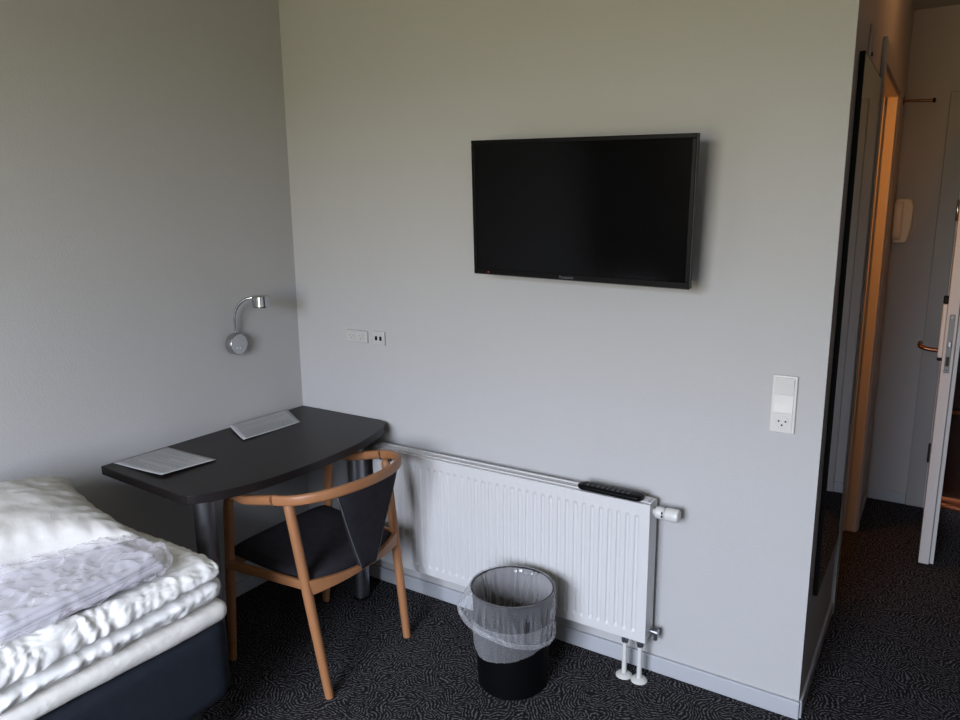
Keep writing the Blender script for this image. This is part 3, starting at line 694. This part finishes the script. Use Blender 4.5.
bm = bmesh.new(); rounded(bm, BXR/2+.006, ymid, .488, BXR/2-.002, yh-.002, .032, 30, 90, 8, (.030, 0, 0), topper_disp)
keep(mesh_obj('mattress_topper', bm, MT['topper'], smooth=True), bed)

dv = tag(empty('duvet', (.39, -1.9, .518)), 'white puffy duvet folded in two layers over the bed', 'duvet')
DT = .118
def duvet_disp(p, nrm, a, b, c):
    # groove between the two folded layers around the rim
    zrel = (p.z-.585)/DT; rim = max(0, max(abs(a)**10, abs(b)**14))
    zg = -.02+.18*noise.noise(Vector((p.y*2.2, p.x*2.2, 4.0)))
    g = math.exp(-((zrel-zg)/.09)**2)
    out_ = Vector((nrm.x, nrm.y, 0))
    horiz = out_.length
    p = p-out_*g*.032
    # radiating puckers from the groove
    al = p.x if abs(b) > .985 else p.y
    s = al*95+noise.noise(Vector((al*7, p.z*9, 1.0)))*9+zrel*4
    s2 = al*170+noise.noise(Vector((al*9, p.z*12, 8.0)))*9-zrel*7
    am = (.25+.75*math.exp(-abs(zrel-zg)*5)+.4*math.exp(-abs(zrel-.5)*6))*(.45+.9*abs(noise.noise(Vector((p.y*7, p.x*7, 7.)))))
    p = p+nrm*((.0052*math.sin(s)+.0026*math.sin(s2))*(horiz**.5)*am)
    a_ = .9+1.6*noise.noise(Vector((p.x*3, p.y*3, 11.)))
    ca, sa = math.cos(a_), math.sin(a_); q = Vector(((p.x*ca+p.y*sa)*.42, (-p.x*sa+p.y*ca)*1.25, p.z*.8))
    p = p+nrm*fold(p, 6.5, .006, 1.7)+nrm*fold(q, 20, .0045, 5.1)+nrm*fold(q, 45, .0022, 9.1)
    # broad swells on top, lower where the linen lies, higher to the open end
    top_ = max(0, nrm.z)
    p.z -= top_*.016*math.exp(-((p.x-.58)/.16)**4-((p.y+1.50)/.30)**4)
    p.z += top_*(.020*noise.noise(Vector((p.x*3.5, p.y*3.0, 2.2)))+.028*min(1, max(0, (-p.y-1.15)/.45)))
    if c < 0 and nrm.z < -.5: p.z = max(p.z, .528)
    p.x = max(p.x, .006)
    return p
bm = bmesh.new(); rounded(bm, .397, -1.985, .585, .392, .935, .062, 110, 330, 40, (.050, 0, 0), duvet_disp)
keep(mesh_obj('folded_duvet', bm, MT['cotton'], smooth=True), dv)

# pillow propped against the left wall
pl = tag(empty('pillow', (.30, -1.40, .66)), 'plump white pillow at the head of the bed against the left wall', 'pillow')
PM = Matrix.Translation((.300, -1.455, .732)) @ Matrix.Rotation(math.radians(-9), 4, 'Z') @ Matrix.Rotation(math.radians(5), 4, 'Y')
bm = bmesh.new(); n = 80
def pil(u, v, s):
    x, y = 2*u-1, 2*v-1; e_ = max(0, (1-abs(x)**2.6)*(1-abs(y)**2.6))**.55
    cx = x*(1-(.30 if x > 0 else .12)*math.cos(y*PI/2)*abs(x)**3); cy = y*(1-.12*math.cos(x*PI/2)*abs(y)**3)
    p = Vector((cx*.262, cy*.325, s*(.100 if s > 0 else .045)*e_))
    m_ = max(abs(x), abs(y))
    w_ = fold(Vector((p.x, p.y, s)), 7, .007, 8)+fold(Vector((p.x, p.y, s)), 21, .0028, 3)+.006*m_**5*math.sin((y if abs(x) > abs(y) else x)*34+3*noise.noise(p*9))
    p.z += s*w_*min(1, e_*2.5)
    p = PM @ p; p.x = max(p.x, .012+.02*max(0, .03-p.x)); return p
g = [[bm.verts.new(pil(i/n, j/n, 1)) for j in range(n+1)] for i in range(n+1)]
h = [[g[i][j] if i in (0, n) or j in (0, n) else bm.verts.new(pil(i/n, j/n, -1)) for j in range(n+1)] for i in range(n+1)]
for i in range(n):
    for j in range(n):
        bm.faces.new((g[i][j], g[i+1][j], g[i+1][j+1], g[i][j+1]))
        if len({h[i][j], h[i+1][j], h[i+1][j+1], h[i][j+1]}) == 4:
            try: bm.faces.new((h[i][j], h[i][j+1], h[i+1][j+1], h[i+1][j]))
            except ValueError: pass
keep(mesh_obj('pillow_body', bm, MT['pillow'], smooth=True), pl)
tg = PM @ Vector((.06, .287, .006)); keep(mesh_obj('care_tag', boxes((tg.x-.010, tg.x+.010, tg.y-.003, tg.y+.008, tg.z-.002, tg.z+.003)), MT['red']), pl)

# folded bed linen in clear wrap
LZ = .657
ln = tag(empty('bed_linen_pack', (.602, -1.482, LZ), math.radians(3)), 'folded white bed linen in clear plastic wrap lying on the duvet', 'bed linen')
def lin_disp(k):
    def f(p, nrm, a, b, c):
        return p+nrm*fold(p, 13, .0035, k*3.1)+Vector((0, 0, .010*noise.noise(Vector((p.x*5, p.y*4, k*.2)))))
    return f
for k, (hx, hy, dx, dy) in enumerate(((.148, .275, 0, 0), (.143, .268, -.003, .003), (.138, .266, .002, -.004), (.132, .250, -.004, .010))):
    bm = bmesh.new(); rounded(bm, dx, dy, .009+k*.0100, hx, hy, .0062, 40, 56, 5, (.0058, 0, 0), lin_disp(k*.0+1)); mesh_obj('folded_sheet', bm, MT['linen'], ln, smooth=True)
def film_disp(p, nrm, a, b, c):
    p = p+nrm*(fold(p, 14, .008, 2.2)+.005*(1-4*abs(noise.noise(p*17+Vector((3, 1, 2)))))+.003*(1-4*abs(noise.noise(p*38))))
    p.z += .012*noise.noise(Vector((p.x*7, p.y*7, 9)))+.006; p.z = max(p.z, -.004); return p
bm = bmesh.new(); rounded(bm, .003, .008, .026, .158, .292, .028, 64, 110, 12, (.022, 0, 0), film_disp); mesh_obj('plastic_wrap', bm, MT['film'], ln, smooth=True)
